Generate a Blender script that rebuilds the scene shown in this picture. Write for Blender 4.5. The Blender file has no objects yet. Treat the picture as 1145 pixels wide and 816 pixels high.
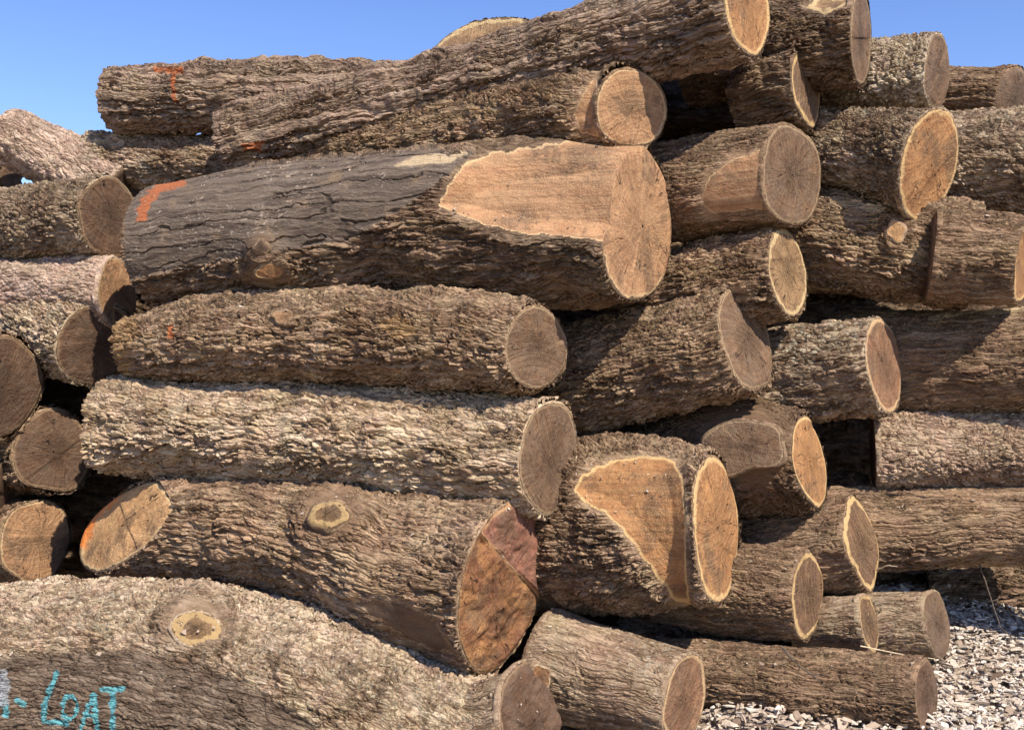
import bpy, bmesh, math, random
import numpy as np
from mathutils import Vector, Matrix
from mathutils.bvhtree import BVHTree

random.seed(7)
rng = np.random.default_rng(7)
SC = bpy.context.scene
COL = SC.collection
CAM = np.array([0.0, 0.0, 1.6])
F = 1134.0            # focal length in pixels of the 1145 px wide photograph
CX, CY = 572.5, 408.0
SUN = np.array([0.40, -0.55, 0.74]); SUN /= np.linalg.norm(SUN)


def at(px, py, d):
    return np.array([(px - CX) / F * d, d, CAM[2] - (py - CY) / F * d])


def project(p):
    return np.stack([CX + F * p[:, 0] / p[:, 1], CY - F * (p[:, 2] - CAM[2]) / p[:, 1]], 1)


# ------------------------------------------------------------------ materials
class NT:
    def __init__(self, name):
        m = bpy.data.materials.new(name)
        m.use_nodes = True
        self.m, self.t = m, m.node_tree
        self.t.nodes.clear()
        self.out = self.n('ShaderNodeOutputMaterial')
        self.b = self.n('ShaderNodeBsdfPrincipled')
        self.t.links.new(self.b.outputs[0], self.out.inputs[0])

    def n(self, typ, **kw):
        nd = self.t.nodes.new(typ)
        for k, v in kw.items():
            setattr(nd, k, v)
        return nd

    def put(self, sock, v):
        if v is None:
            return
        if isinstance(v, bpy.types.NodeSocket):
            self.t.links.new(v, sock)
        else:
            if sock.type == 'RGBA' and len(v) == 3:
                v = (*v, 1)
            sock.default_value = v

    def attr(self, name, out='Fac'):
        return self.n('ShaderNodeAttribute', attribute_name=name).outputs[out]

    def math(self, op, a, b=None, clamp=False):
        nd = self.n('ShaderNodeMath', operation=op, use_clamp=clamp)
        self.put(nd.inputs[0], a)
        self.put(nd.inputs[1], b)
        return nd.outputs[0]

    def vmath(self, op, a, b=None, out=0):
        nd = self.n('ShaderNodeVectorMath', operation=op)
        self.put(nd.inputs[0], a)
        self.put(nd.inputs[1], b)
        return nd.outputs[out]

    def noise(self, v, scale, detail=4, rough=0.55, out='Fac', typ='FBM'):
        nd = self.n('ShaderNodeTexNoise', noise_type=typ)
        self.put(nd.inputs['Vector'], v)
        nd.inputs['Scale'].default_value = scale
        nd.inputs['Detail'].default_value = detail
        nd.inputs['Roughness'].default_value = rough
        return nd.outputs[out]

    def voro(self, v, scale, feature='F1', out='Distance'):
        nd = self.n('ShaderNodeTexVoronoi', feature=feature)
        self.put(nd.inputs['Vector'], v)
        nd.inputs['Scale'].default_value = scale
        return nd.outputs[out]

    def mr(self, v, a, b, c=0.0, d=1.0, smooth=True):
        nd = self.n('ShaderNodeMapRange', interpolation_type='SMOOTHSTEP' if smooth else 'LINEAR')
        self.put(nd.inputs[0], v)
        for i, x in enumerate((a, b, c, d)):
            self.put(nd.inputs[i + 1], x)
        return nd.outputs[0]

    def mix(self, f, a, b, mode='MIX'):
        nd = self.n('ShaderNodeMix', data_type='RGBA', blend_type=mode)
        self.put(nd.inputs['Factor'], f)
        self.put(nd.inputs['A'], a)
        self.put(nd.inputs['B'], b)
        return nd.outputs['Result']

    def ramp(self, f, stops):
        nd = self.n('ShaderNodeValToRGB')
        self.put(nd.inputs[0], f)
        e = nd.color_ramp.elements
        while len(e) < len(stops):
            e.new(0.5)
        for el, (p, c) in zip(e, stops):
            el.position = p
            el.color = (*c, 1)
        return nd.outputs[0]


# style: pale, mid, dark colour; cells per metre along / across; relief depth; lichen;
# weights of w = (blocky plates, long ridges, long fissures, crumbly grain)
BARK = {
    'furrowed':  dict(c=((0.440, 0.303, 0.188), (0.200, 0.123, 0.072), (0.075, 0.044, 0.026)), kx=5.1, ky=30, depth=0.033, lich=.14, w=(.30, .42, .75, .34)),
    'ridged':    dict(c=((0.363, 0.260, 0.184), (0.180, 0.118, 0.080), (0.075, 0.048, 0.033)), kx=3.4, ky=28, depth=0.035, lich=.10, w=(.12, .70, .80, .26)),
    'pale':      dict(c=((0.594, 0.449, 0.305), (0.320, 0.217, 0.132), (0.120, 0.076, 0.045)), kx=4.9, ky=23, depth=0.033, lich=.20, w=(.42, .18, .85, .30)),
    'flaky':     dict(c=((0.682, 0.531, 0.371), (0.340, 0.233, 0.148), (0.085, 0.052, 0.031)), kx=7.0, ky=26, depth=.028, lich=.32, w=(.60, .12, .70, .50), bare=((0.100, 0.063, 0.038), (0.270, 0.185, 0.120))),
    'brown':     dict(c=((0.374, 0.249, 0.152), (0.185, 0.114, 0.067), (0.080, 0.048, 0.028)), kx=3.9, ky=38, depth=0.020, lich=.08, w=(.15, .55, .70, .30)),
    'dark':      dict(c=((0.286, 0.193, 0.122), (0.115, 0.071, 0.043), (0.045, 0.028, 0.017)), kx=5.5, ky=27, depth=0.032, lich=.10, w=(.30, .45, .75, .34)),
    'scaly':     dict(c=((0.638, 0.520, 0.377), (0.300, 0.211, 0.137), (0.070, 0.044, 0.028)), kx=18.3, ky=28, depth=0.027, lich=.22, w=(.75, .05, .25, .30)),
    'pinkish':   dict(c=((0.594, 0.439, 0.331), (0.300, 0.199, 0.142), (0.100, 0.065, 0.045)), kx=9.8, ky=32, depth=0.019, lich=.30, w=(.60, .10, .40, .42)),
    'chequer':   dict(c=((0.550, 0.406, 0.285), (0.270, 0.176, 0.113), (0.100, 0.063, 0.040)), kx=14.6, ky=33, depth=0.019, lich=.18, w=(.60, .10, .45, .40)),
    'lichened':  dict(c=((0.495, 0.373, 0.254), (0.185, 0.120, 0.074), (0.065, 0.040, 0.024)), kx=8.5, ky=28, depth=0.026, lich=.45, w=(.55, .18, .50, .40)),
    'smooth':    dict(c=((0.440, 0.325, 0.216), (0.220, 0.144, 0.088), (0.090, 0.057, 0.035)), kx=4.3, ky=40, depth=0.014, lich=.26, w=(.15, .35, .65, .45)),
}
_bark = {}


def bark_mat(style):
    if style in _bark:
        return _bark[style]
    s = BARK[style]
    T = NT('bark_' + style)
    co = T.attr('bco', 'Vector')
    warp = T.vmath('MULTIPLY', T.vmath('SUBTRACT', T.noise(co, 4.5, 3, .6, 'Color'), (.5, .5, .5)), (.20, .075, .075))
    cw = T.vmath('ADD', co, warp)
    wf = T.vmath('MULTIPLY', T.vmath('SUBTRACT', T.noise(co, 34, 3, .65, 'Color'), (.5, .5, .5)), (.030, .0075, .0075))
    cw = T.vmath('ADD', cw, wf)
    p = T.vmath('MULTIPLY', cw, (s['kx'], s['ky'], s['ky']))
    plate = T.mr(T.voro(p, 1.0, 'DISTANCE_TO_EDGE'), .015, .19)
    plate2 = T.mr(T.voro(p, 2.3, 'DISTANCE_TO_EDGE'), .01, .16)
    pr = T.vmath('MULTIPLY', cw, (s['kx'] * .45, s['ky'] * .9, s['ky'] * .9))
    rn = T.noise(pr, 1.0, 2.5, .55)
    ridge = T.mr(T.math('ABSOLUTE', T.math('SUBTRACT', rn, .5)), .0, .075)
    # long narrow fissures running with the grain
    fi = T.noise(T.vmath('MULTIPLY', cw, (s['kx'] * .36, s['ky'] * .62, s['ky'] * .62)), 1.0, 3.5, .6)
    fis = T.mr(T.math('ABSOLUTE', T.math('SUBTRACT', fi, .5)), .004, .034)
    fine = T.noise(p, 2.6, 6, .68)
    low = T.noise(co, 7.0, 3, .5)
    w = s['w']
    h = T.math('MULTIPLY', plate, w[0])
    h = T.math('ADD', h, T.math('MULTIPLY', ridge, w[1]))
    h = T.math('ADD', h, T.math('MULTIPLY', fis, w[2]))
    h = T.math('ADD', h, T.math('MULTIPLY', plate2, .5 * w[0] + .06))
    h = T.math('ADD', h, T.math('MULTIPLY', T.math('SUBTRACT', fine, .5), 1.2 * w[3] * .68))
    h = T.math('MULTIPLY', h, T.mr(low, .3, .7, .6, 1.15))
    dm = T.attr('dm')
    bare = T.attr('bare')
    # bare wood: fine long streaks
    pb = T.vmath('MULTIPLY', cw, (2.2, 55, 55))
    streak = T.noise(pb, 1.0, 5, .6)
    hb = T.math('MULTIPLY', T.math('SUBTRACT', T.math('ADD', streak, T.math('MULTIPLY', fine, .5)), .75), .018)
    crk = T.noise(T.vmath('MULTIPLY', cw, (.40, 8, 8)), 1.0, 2.5, .55)
    crk = T.mr(T.math('ABSOLUTE', T.math('SUBTRACT', crk, .5)), (.0), .013, 0, 1)
    hb = T.math('ADD', hb, T.math('MULTIPLY', crk, .012))
    hbark = T.math('MULTIPLY', T.math('SUBTRACT', h, .45), s['depth'])
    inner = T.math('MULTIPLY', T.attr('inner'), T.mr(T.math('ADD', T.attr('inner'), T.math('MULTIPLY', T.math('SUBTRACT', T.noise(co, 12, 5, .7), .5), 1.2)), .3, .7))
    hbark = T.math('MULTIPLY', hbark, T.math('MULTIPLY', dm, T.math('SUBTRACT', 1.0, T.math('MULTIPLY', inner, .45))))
    bn = T.mr(T.math('ADD', bare, T.math('MULTIPLY', T.math('SUBTRACT', T.noise(co, 22, 4, .65), .5), .9)), .38, .60)
    bn = T.math('MULTIPLY', bn, T.mr(bare, .02, .2))
    height = T.math('ADD', T.math('MULTIPLY', hbark, T.math('SUBTRACT', 1.0, bn)), T.math('MULTIPLY', hb, bn))
    # colour
    big = T.noise(co, 2.6, 4, .6)
    mid = T.noise(T.vmath('MULTIPLY', cw, (s['kx'] * 1.3, s['ky'] * 1.0, s['ky'] * 1.0)), 1.0, 6, .72)
    f = T.math('ADD', T.math('MULTIPLY', mid, .85), T.math('MULTIPLY', big, .40))
    f = T.mr(f, .44, .82, 0, 1, False)
    col = T.ramp(f, [(.0, s['c'][2]), (.38, s['c'][1]), (.85, s['c'][0])])
    # pale weathered flecks scattered over the bark
    fk = T.noise(T.vmath('MULTIPLY', co, (55, 95, 95)), 1.0, 3, .7)
    col = T.mix(T.math('MULTIPLY', T.mr(fk, .57, .63), .6), col, tuple(min(x * 1.15, .7) for x in s['c'][0]))
    hue = T.noise(co, 9.0, 3, .6, 'Color')
    col = T.mix(.10, col, hue, 'OVERLAY')
    # inner-bark red brown patches where flakes fell off
    fl = T.mr(T.noise(p, .55, 5, .7), .60, .70)
    col = T.mix(T.math('MULTIPLY', fl, .45), col, (.105, .050, .026))
    # pale lichen crust in patches
    ln = T.math('MULTIPLY', T.mr(T.noise(co, 48, 4, .7), .52, .62), T.mr(T.noise(co, 3.7, 3, .6), .44, .64))
    lc = T.mix(T.noise(co, 14, 2), (.50, .45, .35), (.36, .345, .26))
    col = T.mix(T.math('MULTIPLY', ln, s['lich'] * 1.6, True), col, lc)
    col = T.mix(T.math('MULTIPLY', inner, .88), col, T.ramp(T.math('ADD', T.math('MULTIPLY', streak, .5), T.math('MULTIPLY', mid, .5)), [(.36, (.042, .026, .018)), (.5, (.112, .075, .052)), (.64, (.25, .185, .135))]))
    gb = T.mix(T.mr(streak, .3, .7), *s.get('bare', ((.075, .054, .041), (.195, .148, .112))))
    gb = T.mix(T.mr(T.noise(co, 9, 5, .7), .52, .74), gb, (.23, .155, .095))
    gb = T.mix(T.mr(crk, 0, 1, .45, 1), (.03, .02, .015), gb)
    gb = T.mix(T.math('MULTIPLY', T.mr(fk, .56, .66), T.mr(T.noise(co, 5, 4, .65), .46, .58)), gb, (.40, .32, .25))
    col = T.mix(bn, col, gb)
    col = T.mix(T.math('MULTIPLY', T.attr('stain'), .7), col, T.mix(fine, (.10, .058, .033), (.22, .135, .078)))
    brk = T.math('SUBTRACT', T.noise(p, 1.7, 4, .7), .5)

    def paint(name, c, jit=1.1):
        nonlocal col
        a = T.attr(name)
        k = T.mr(T.math('ADD', a, T.math('MULTIPLY', brk, jit)), .40, .60)
        k = T.math('MULTIPLY', k, T.mr(a, .03, .25))
        col = T.mix(T.math('MULTIPLY', k, .88), col, c)
    paint('tan', T.mix(streak, (.40, .26, .13), (.26, .15, .07)), 1.0)
    paint('cream', T.mix(streak, (.58, .46, .29), (.42, .29, .17)), .9)
    paint('orange', T.mix(T.noise(co, 30, 3), (.50, .13, .035), (.30, .12, .06)), 1.7)
    paint('cyan', T.mix(T.noise(co, 40, 3), (.075, .33, .38), (.17, .43, .45)), 1.45)
    paint('white', (.34, .35, .36), 1.6)
    T.put(T.b.inputs['Base Color'], col)
    T.b.inputs['Roughness'].default_value = .9
    T.b.inputs['Specular IOR Level'].default_value = .2
    d = T.n('ShaderNodeDisplacement')
    d.inputs['Midlevel'].default_value = 0
    d.inputs['Scale'].default_value = 1.0
    T.put(d.inputs['Height'], height)
    T.t.links.new(d.outputs[0], T.out.inputs['Displacement'])
    T.m.displacement_method = 'BOTH'
    grit = T.math('ADD', T.noise(T.vmath('MULTIPLY', cw, (45, 110, 110)), 1.0, 5, .7), T.math('MULTIPLY', fk, .6))
    bp = T.n('ShaderNodeBump')
    bp.inputs['Strength'].default_value = 1.0
    bp.inputs['Distance'].default_value = .010
    T.put(bp.inputs['Height'], grit)
    T.t.links.new(bp.outputs[0], T.b.inputs['Normal'])
    _bark[style] = T.m
    return T.m


# heart, heart variation, sapwood, amount of grey weathering, saw mark strength
WOOD = {
    'tan':   dict(h=(.43, .232, .118), v=(.31, .155, .076), s=(.58, .40, .215), grey=.08, sap=.95, hd=.30),
    'orange': dict(h=(.40, .190, .074), v=(.28, .120, .048), s=(.62, .41, .19), grey=.05, sap=.915, hd=.25),
    'bright': dict(h=(.62, .36, .165), v=(.48, .25, .105), s=(.66, .45, .23), grey=.04, sap=.94, hd=.05),
    'brown': dict(h=(.135, .068, .037), v=(.080, .040, .024), s=(.25, .160, .090), grey=.18, sap=.94, hd=.5),
    'grey':  dict(h=(.185, .100, .054), v=(.108, .056, .031), s=(.34, .235, .135), grey=.22, sap=.94, hd=.55),
    'pink':  dict(h=(.25, .118, .064), v=(.155, .070, .040), s=(.52, .345, .185), grey=.12, sap=.90, hd=.45),
    'red':   dict(h=(.145, .066, .040), v=(.085, .039, .026), s=(.56, .375, .170), grey=.10, sap=.87, hd=.55, jit=.24),
    'redder': dict(h=(.30, .120, .080), v=(.15, .060, .042), s=(.44, .25, .125), grey=.15, sap=.92, hd=.2),
    'fibre': dict(h=(.42, .20, .075), v=(.18, .062, .032), s=(.46, .27, .11), grey=.15, sap=.97, hd=.3),
    'cream': dict(h=(.30, .175, .085), v=(.19, .100, .049), s=(.54, .39, .20), grey=.05, sap=.88, hd=.5, jit=.34),
    'knot':  dict(h=(.26, .140, .062), v=(.11, .055, .027), s=(.44, .295, .135), grey=.20, sap=.60, jit=.8, hd=.5),
    'bare':  dict(h=(.17, .100, .058), v=(.105, .060, .036), s=(.225, .148, .088), grey=.25, sap=.96, hd=.4),
}
_wood = {}


def wood_mat(tone):
    if tone in _wood:
        return _wood[tone]
    s = WOOD[tone]
    T = NT('cut_wood_' + tone)
    co = T.attr('bco', 'Vector')
    edge = T.attr('edge')
    yz = T.vmath('MULTIPLY', co, (0.0, 1, 1))
    wr = T.vmath('MULTIPLY', T.vmath('SUBTRACT', T.noise(co, 6, 3, .6, 'Color'), (.5, .5, .5)), (.05, .05, .05))
    yzw = T.vmath('ADD', T.vmath('SUBTRACT', yz, T.attr('pith', 'Vector')), wr)
    r = T.vmath('LENGTH', yzw, None, 1)
    dirv = T.vmath('NORMALIZE', yzw)
    rings = T.n('ShaderNodeTexNoise', noise_dimensions='1D')
    T.put(rings.inputs['W'], T.math('MULTIPLY', r, 70))
    rings.inputs['Scale'].default_value = 1
    rings.inputs['Detail'].default_value = 3
    rings = rings.outputs['Fac']
    big = T.noise(co, 7, 5, .65)
    col = T.mix(T.mr(big, .34, .66), s['v'], s['h'])
    # radial grain
    rg = T.noise(T.vmath('ADD', T.vmath('MULTIPLY', dirv, (7, 7, 7)), T.vmath('MULTIPLY', yzw, (2.5, 2.5, 2.5))), 1.5, 5, .7)
    col = T.mix(T.math('MULTIPLY', T.mr(rg, .42, .66), .6), col, tuple(x * .55 for x in s['v']))
    col = T.mix(T.math('MULTIPLY', T.mr(rings, .42, .62), .24), col, tuple(x * .62 for x in s['v']))
    # dark heart stains
    st = T.noise(co, 4.2, 5, .7)
    col = T.mix(T.math('MULTIPLY', T.mr(st, .50, .62), .72), col, (.095, .052, .032))
    # grey weathering
    wg = T.mr(T.noise(co, 11, 5, .7), .40, .66)
    col = T.mix(T.math('MULTIPLY', wg, s['grey']), col, (.22, .185, .145))
    # dark heartwood blotch around the middle
    hb = T.math('ADD', edge, T.math('MULTIPLY', T.math('SUBTRACT', T.noise(co, 9, 5, .65), .5), 1.3))
    col = T.mix(T.math('MULTIPLY', T.mr(hb, .30, .58, 1, 0), s['hd']), col, tuple(x * .5 for x in s['v']))
    # sapwood band
    en = T.math('ADD', edge, T.math('MULTIPLY', T.math('SUBTRACT', T.noise(co, 16, 4, .6), .5), s.get('jit', .14)))
    sap = T.mr(en, s['sap'] - .02, s['sap'] + .03)
    sapc = T.mix(T.noise(co, 30, 4, .7), tuple(x * .78 for x in s['s']), s['s'])
    col = T.mix(T.math('MULTIPLY', sap, .85), col, sapc)
    col = T.mix(T.mr(en, .975, .995), col, (.07, .042, .025))
    # saw marks and fine fuzz
    saw = T.noise(T.vmath('MULTIPLY', T.attr('sawco', 'Vector'), (95, 4, 4)), 1, 4, .6)
    col = T.mix(T.math('MULTIPLY', T.mr(saw, .44, .66), .17), col, s['s'])
    fuzz = T.noise(co, 160, 3, .7)
    col = T.mix(T.math('MULTIPLY', T.mr(fuzz, .48, .66), .35), col, s['s'])
    # drying checks
    dn = T.noise(T.vmath('ADD', T.vmath('MULTIPLY', dirv, (1.9, 1.9, 1.9)), T.vmath('MULTIPLY', co, (.4, 2.2, 2.2))), 1.0, 2.0, .5)
    chk = T.mr(T.math('ABSOLUTE', T.math('SUBTRACT', dn, .5)), .002, .009, 1, 0)
    chk = T.math('MULTIPLY', chk, T.mr(T.noise(co, 9, 2, .5), .50, .60))
    chk = T.math('MULTIPLY', chk, T.mr(en, .80, .92, 1, 0))
    chk = T.math('MULTIPLY', chk, T.math('SUBTRACT', 1.0, T.attr('along_grain')))
    col = T.mix(T.math('MULTIPLY', chk, .75), col, (.06, .034, .02))
    og = T.attr('orange')
    ok = T.mr(T.math('ADD', og, T.math('MULTIPLY', T.math('SUBTRACT', T.noise(co, 26, 4, .7), .5), 1.0)), .35, .7)
    col = T.mix(T.math('MULTIPLY', ok, T.mr(og, .02, .3)), col, (.66, .20, .045))
    T.put(T.b.inputs['Base Color'], col)
    T.b.inputs['Roughness'].default_value = .8
    T.b.inputs['Specular IOR Level'].default_value = .25
    bh = T.math('ADD', T.math('MULTIPLY', saw, .30), T.math('MULTIPLY', fuzz, .35))
    bh = T.math('ADD', bh, T.math('MULTIPLY', T.noise(co, 22, 4, .6), 1.3))
    bh = T.math('SUBTRACT', bh, T.math('MULTIPLY', chk, 1.6))
    bh = T.math('ADD', bh, T.math('MULTIPLY', rings, .2))
    bh = T.math('ADD', bh, T.math('MULTIPLY', rg, .8))
    bp = T.n('ShaderNodeBump')
    bp.inputs['Strength'].default_value = 1.0
    bp.inputs['Distance'].default_value = .012 if tone != 'fibre' else .02
    T.put(bp.inputs['Height'], bh)
    T.t.links.new(bp.outputs[0], T.b.inputs['Normal'])
    _wood[tone] = T.m
    return T.m


def simple_mat(name, c1, c2, scale, bump=.01, bscale=None):
    T = NT(name)
    co = T.n('ShaderNodeTexCoord').outputs['Object']
    n1 = T.noise(co, scale, 6, .7)
    T.put(T.b.inputs['Base Color'], T.mix(T.mr(n1, .35, .68), c1, c2))
    T.b.inputs['Roughness'].default_value = .9
    bp = T.n('ShaderNodeBump')
    bp.inputs['Strength'].default_value = .9
    bp.inputs['Distance'].default_value = bump
    T.put(bp.inputs['Height'], T.noise(co, bscale or scale * 2, 6, .7))
    T.t.links.new(bp.outputs[0], T.b.inputs['Normal'])
    return T.m


# ------------------------------------------------------------------ helpers
def set_attr(me, name, typ, arr):
    a = me.attributes.new(name, typ, 'POINT')
    a.data.foreach_set('vector' if typ == 'FLOAT_VECTOR' else 'value', np.ascontiguousarray(arr, np.float32).ravel())


def mesh_np(name, V, Fc, mats=(), smooth=True):
    me = bpy.data.meshes.new(name)
    V = np.asarray(V, np.float32)
    Fc = np.asarray(Fc, np.int32)
    n, k = Fc.shape
    me.vertices.add(len(V))
    me.vertices.foreach_set('co', V.ravel())
    me.loops.add(n * k)
    me.loops.foreach_set('vertex_index', Fc.ravel())
    me.polygons.add(n)
    me.polygons.foreach_set('loop_start', np.arange(0, n * k, k, dtype=np.int32))
    me.polygons.foreach_set('use_smooth', np.full(n, smooth))
    for m in mats:
        me.materials.append(m)
    me.update(calc_edges=True)
    return me


def link(name, me, parent=None):
    o = bpy.data.objects.new(name, me)
    COL.objects.link(o)
    if parent:
        o.parent = parent
    return o


def wobble(n_terms, seed, kmin, kmax):
    r = np.random.default_rng(seed)
    k = r.uniform(kmin, kmax, n_terms) * r.choice([-1, 1], n_terms)
    return k, r.uniform(0, 6.283, n_terms), r.uniform(.4, 1, n_terms)


def poly_inside_dist(P, poly):
    """signed distance in pixels, positive inside"""
    poly = np.asarray(poly, float)
    d = np.full(len(P), 1e9)
    inside = np.zeros(len(P), bool)
    for a, b in zip(poly, np.roll(poly, -1, 0)):
        ab = b - a
        t = np.clip(((P - a) @ ab) / max(ab @ ab, 1e-9), 0, 1)
        d = np.minimum(d, np.linalg.norm(P - a - t[:, None] * ab, axis=1))
        c = (a[1] > P[:, 1]) != (b[1] > P[:, 1])
        xi = a[0] + (P[:, 1] - a[1]) / (b[1] - a[1] + 1e-12) * ab[0]
        inside ^= c & (P[:, 0] < xi)
    return np.where(inside, d, -d)


def line_dist(P, pts):
    pts = np.asarray(pts, float)
    d = np.full(len(P), 1e9)
    for a, b in zip(pts[:-1], pts[1:]):
        ab = b - a
        t = np.clip(((P - a) @ ab) / max(ab @ ab, 1e-9), 0, 1)
        d = np.minimum(d, np.linalg.norm(P - a - t[:, None] * ab, axis=1))
    return d


def unit(v):
    return v / np.linalg.norm(v)


# ------------------------------------------------------------------ one log stem
class Stem:
    """A tapering, bent log: stations (px, py, half-thickness in px, distance) run from its left end to its right end."""

    def __init__(self, stations, style, seed, res=.008, lump=.045, front=105, lens=0):
        self.style, self.seed = style, seed
        st = [at(x, y, d) for x, y, r, d in stations]
        rad = [r * d / F for x, y, r, d in stations]
        self.pts, self.rad = np.array(st), np.array(rad)
        seg = np.linalg.norm(np.diff(self.pts, axis=0), axis=1)
        self.S = np.concatenate([[0], np.cumsum(seg)])
        self.L = self.S[-1]
        a = unit(self.pts[-1] - self.pts[0])
        self.a = a
        mid = self.pts.mean(0)
        c = unit(CAM - mid)
        self.ef = unit(c - (c @ a) * a)
        self.eu = unit(np.cross(a, self.ef))
        if self.eu[2] < 0:
            self.eu = -self.eu
        self.rad = self.rad - BARK[style]['depth'] * .45
        self.res, self.lump, self.front = res, lump, front
        self.lens = lens
        self.shift = np.random.default_rng(seed + 99).uniform(-20, 20, 3)
        self.pscale = float(np.random.default_rng(seed + 98).uniform(.66, 1.2))
        self.wk = [wobble(5, seed + i, .6, 2.6) for i in range(2)]
        self.rk = wobble(9, seed + 5, .5, 4.5)
        self.rm = np.random.default_rng(seed + 6).integers(1, 6, 9)

    def smooth_interp(self, s, arr):
        # linear beyond the ends, smoothed cubic inside
        S = self.S
        if len(S) == 2:
            t = (s - S[0]) / (S[1] - S[0])
            return arr[0] + (arr[1] - arr[0]) * t
        m = np.gradient(arr, S)
        i = np.clip(np.searchsorted(S, s) - 1, 0, len(S) - 2)
        h = S[i + 1] - S[i]
        t = (s - S[i]) / h
        tc = np.clip(t, 0, 1)
        v = ((2*tc**3 - 3*tc**2 + 1) * arr[i] + (tc**3 - 2*tc**2 + tc) * h * m[i]
             + (-2*tc**3 + 3*tc**2) * arr[i+1] + (tc**3 - tc**2) * h * m[i+1])
        v = np.where(t < 0, arr[0] + (s - S[0]) * m[0], v)
        v = np.where(t > 1, arr[-1] + (s - S[-1]) * m[-1], v)
        return v

    def center(self, s):
        s = np.atleast_1d(np.asarray(s, float))
        c = np.stack([self.smooth_interp(s, self.pts[:, i]) for i in range(3)], 1)
        for (k, p, w), e in zip(self.wk, (self.ef, self.eu)):
            o = (np.sin(s[:, None] * k * 1.6 + p) * w).sum(1) * .006
            c = c + o[:, None] * e
        return c

    def radius(self, s):
        s = np.atleast_1d(np.asarray(s, float))
        return np.maximum(self.smooth_interp(s, self.rad), .02)

    def bco(self, p):
        s = (p - self.pts[0]) @ self.a
        q = p - self.center(s)
        return np.stack([s, q @ self.ef, q @ self.eu], 1)

    def build(self, knots, masks, slabs=(), ext=.35):
        ns = max(int((self.L + 2 * ext) / self.res), 12)
        s = np.linspace(-ext, self.L + ext, ns)
        R = self.rad.mean()
        fr = math.radians(self.front)
        nf = max(int(2 * fr * R / self.res), 24)
        nb = max(int((2 * math.pi - 2 * fr) * R / self.res / 3), 10)
        th = np.concatenate([np.linspace(-fr, fr, nf, endpoint=False),
                             np.linspace(fr, 2 * math.pi - fr, nb, endpoint=False)])
        nt = len(th)
        C = self.center(s)
        r = self.radius(s)[:, None] * np.ones(nt)
        k, ph, w = self.rk
        for i in range(len(k)):
            r = r * (1 + self.lump * .40 * w[i] * np.sin(k[i] * 1.9 * s[:, None] + self.rm[i] * th[None, :] + ph[i]))
        if self.lens:
            pw = 2 - self.lens * np.clip((s - self.L + .45) / .4, 0, 1)[:, None]
            r = r * (np.abs(np.cos(th)) ** pw + np.abs(np.sin(th)) ** pw) ** (-1 / pw)
        rad = np.cos(th)[None, :, None] * self.ef + np.sin(th)[None, :, None] * self.eu
        V = C[:, None, :] + r[..., None] * rad
        P = V.reshape(-1, 3)
        px = project(P)
        frontm = np.repeat((np.cos(th) > -.35)[None, :], ns, 0).ravel()
        dm = np.ones(len(P))
        stain = np.zeros(len(P))
        radf = np.repeat(rad, ns, 0).reshape(-1, 3) if rad.shape[0] == ns else np.tile(rad[0], (ns, 1))
        for kx, ky, rx, ry, tone, hgt in knots:
            q = np.sqrt(((px[:, 0] - kx) / rx) ** 2 + ((px[:, 1] - ky) / ry) ** 2)
            m = frontm & (q < 4)
            P[m] += radf[m] * (1.5 * hgt * np.exp(-np.maximum(q[m] - .9, 0) ** 2 / .7))[:, None]
            dm[m] *= np.clip((q[m] - .85) / .6, 0, 1)
            stain = np.maximum(stain, frontm * np.clip((2.1 - q + .25 * np.sin(q * 9 + px[:, 0] * .15)) / .8, 0, 1))
        attrs = {'stain': stain}
        # flat sawn slabs: the surface inside the outline is cut back to a chord of the log
        TH = np.tile(((th + math.pi) % (2 * math.pi)) - math.pi, ns)
        RR = r.ravel()
        CC = np.repeat(C, nt, 0)
        slabd = []
        edge = np.zeros(len(P))
        for poly, tone, nm, depth in slabs:
            d0 = poly_inside_dist(px, poly)
            d = d0 + .7 * np.sin(px[:, 0] * .23 + px[:, 1] * .11) + .6 * np.sin(px[:, 1] * .41 - px[:, 0] * .17 + 1) + .3 * np.sin(px[:, 0] * .63)
            d = np.where(frontm, d, -99)
            ins = d > 0
            t0, t1 = TH[ins].min(), TH[ins].max()
            tc, half = (t0 + t1) / 2, (t1 - t0) / 2
            ch = RR * math.cos(half * .9) / np.maximum(np.cos(TH - tc), .2)
            bl = np.clip(d0 / 20, 0, 1)
            nr_ = np.minimum(RR, RR + (ch - RR) * bl * depth)
            m = d > -8
            P[m] = (CC + radf * nr_[:, None])[m]
            dm *= np.clip(-d / 9, 0, 1)
            edge = np.where(ins, 1 - np.clip((.5 * d + .5 * d0) / 42, 0, 1), edge)
            slabd.append(d)
        for kind, shp, pts, wdt in masks:
            d = poly_inside_dist(px, pts) if shp == 'poly' else wdt - line_dist(px, pts)
            v = np.clip(.5 + d / (2 * (6 if shp == 'poly' else wdt)), 0, 1) * frontm
            attrs[kind] = np.maximum(attrs.get(kind, 0), v)
        i, j = np.meshgrid(np.arange(ns - 1), np.arange(nt), indexing='ij')
        j2 = (j + 1) % nt
        Fc = np.stack([i * nt + j, i * nt + j2, (i + 1) * nt + j2, (i + 1) * nt + j], -1).reshape(-1, 4)
        # outward orientation
        A, B, D = P[Fc[0, 0]], P[Fc[0, 1]], P[Fc[0, 3]]
        if np.cross(B - A, D - A) @ (A - C[0]) < 0:
            Fc = Fc[:, ::-1]
        me = mesh_np('tmp', P, Fc)
        set_attr(me, 'edge', 'FLOAT', edge)
        set_attr(me, 'bco', 'FLOAT_VECTOR', self.bco(P) * self.pscale + self.shift)
        set_attr(me, 'dm', 'FLOAT', dm)
        for kk, v in attrs.items():
            set_attr(me, kk, 'FLOAT', v)
        bm = bmesh.new()
        bm.from_mesh(me)
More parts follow.
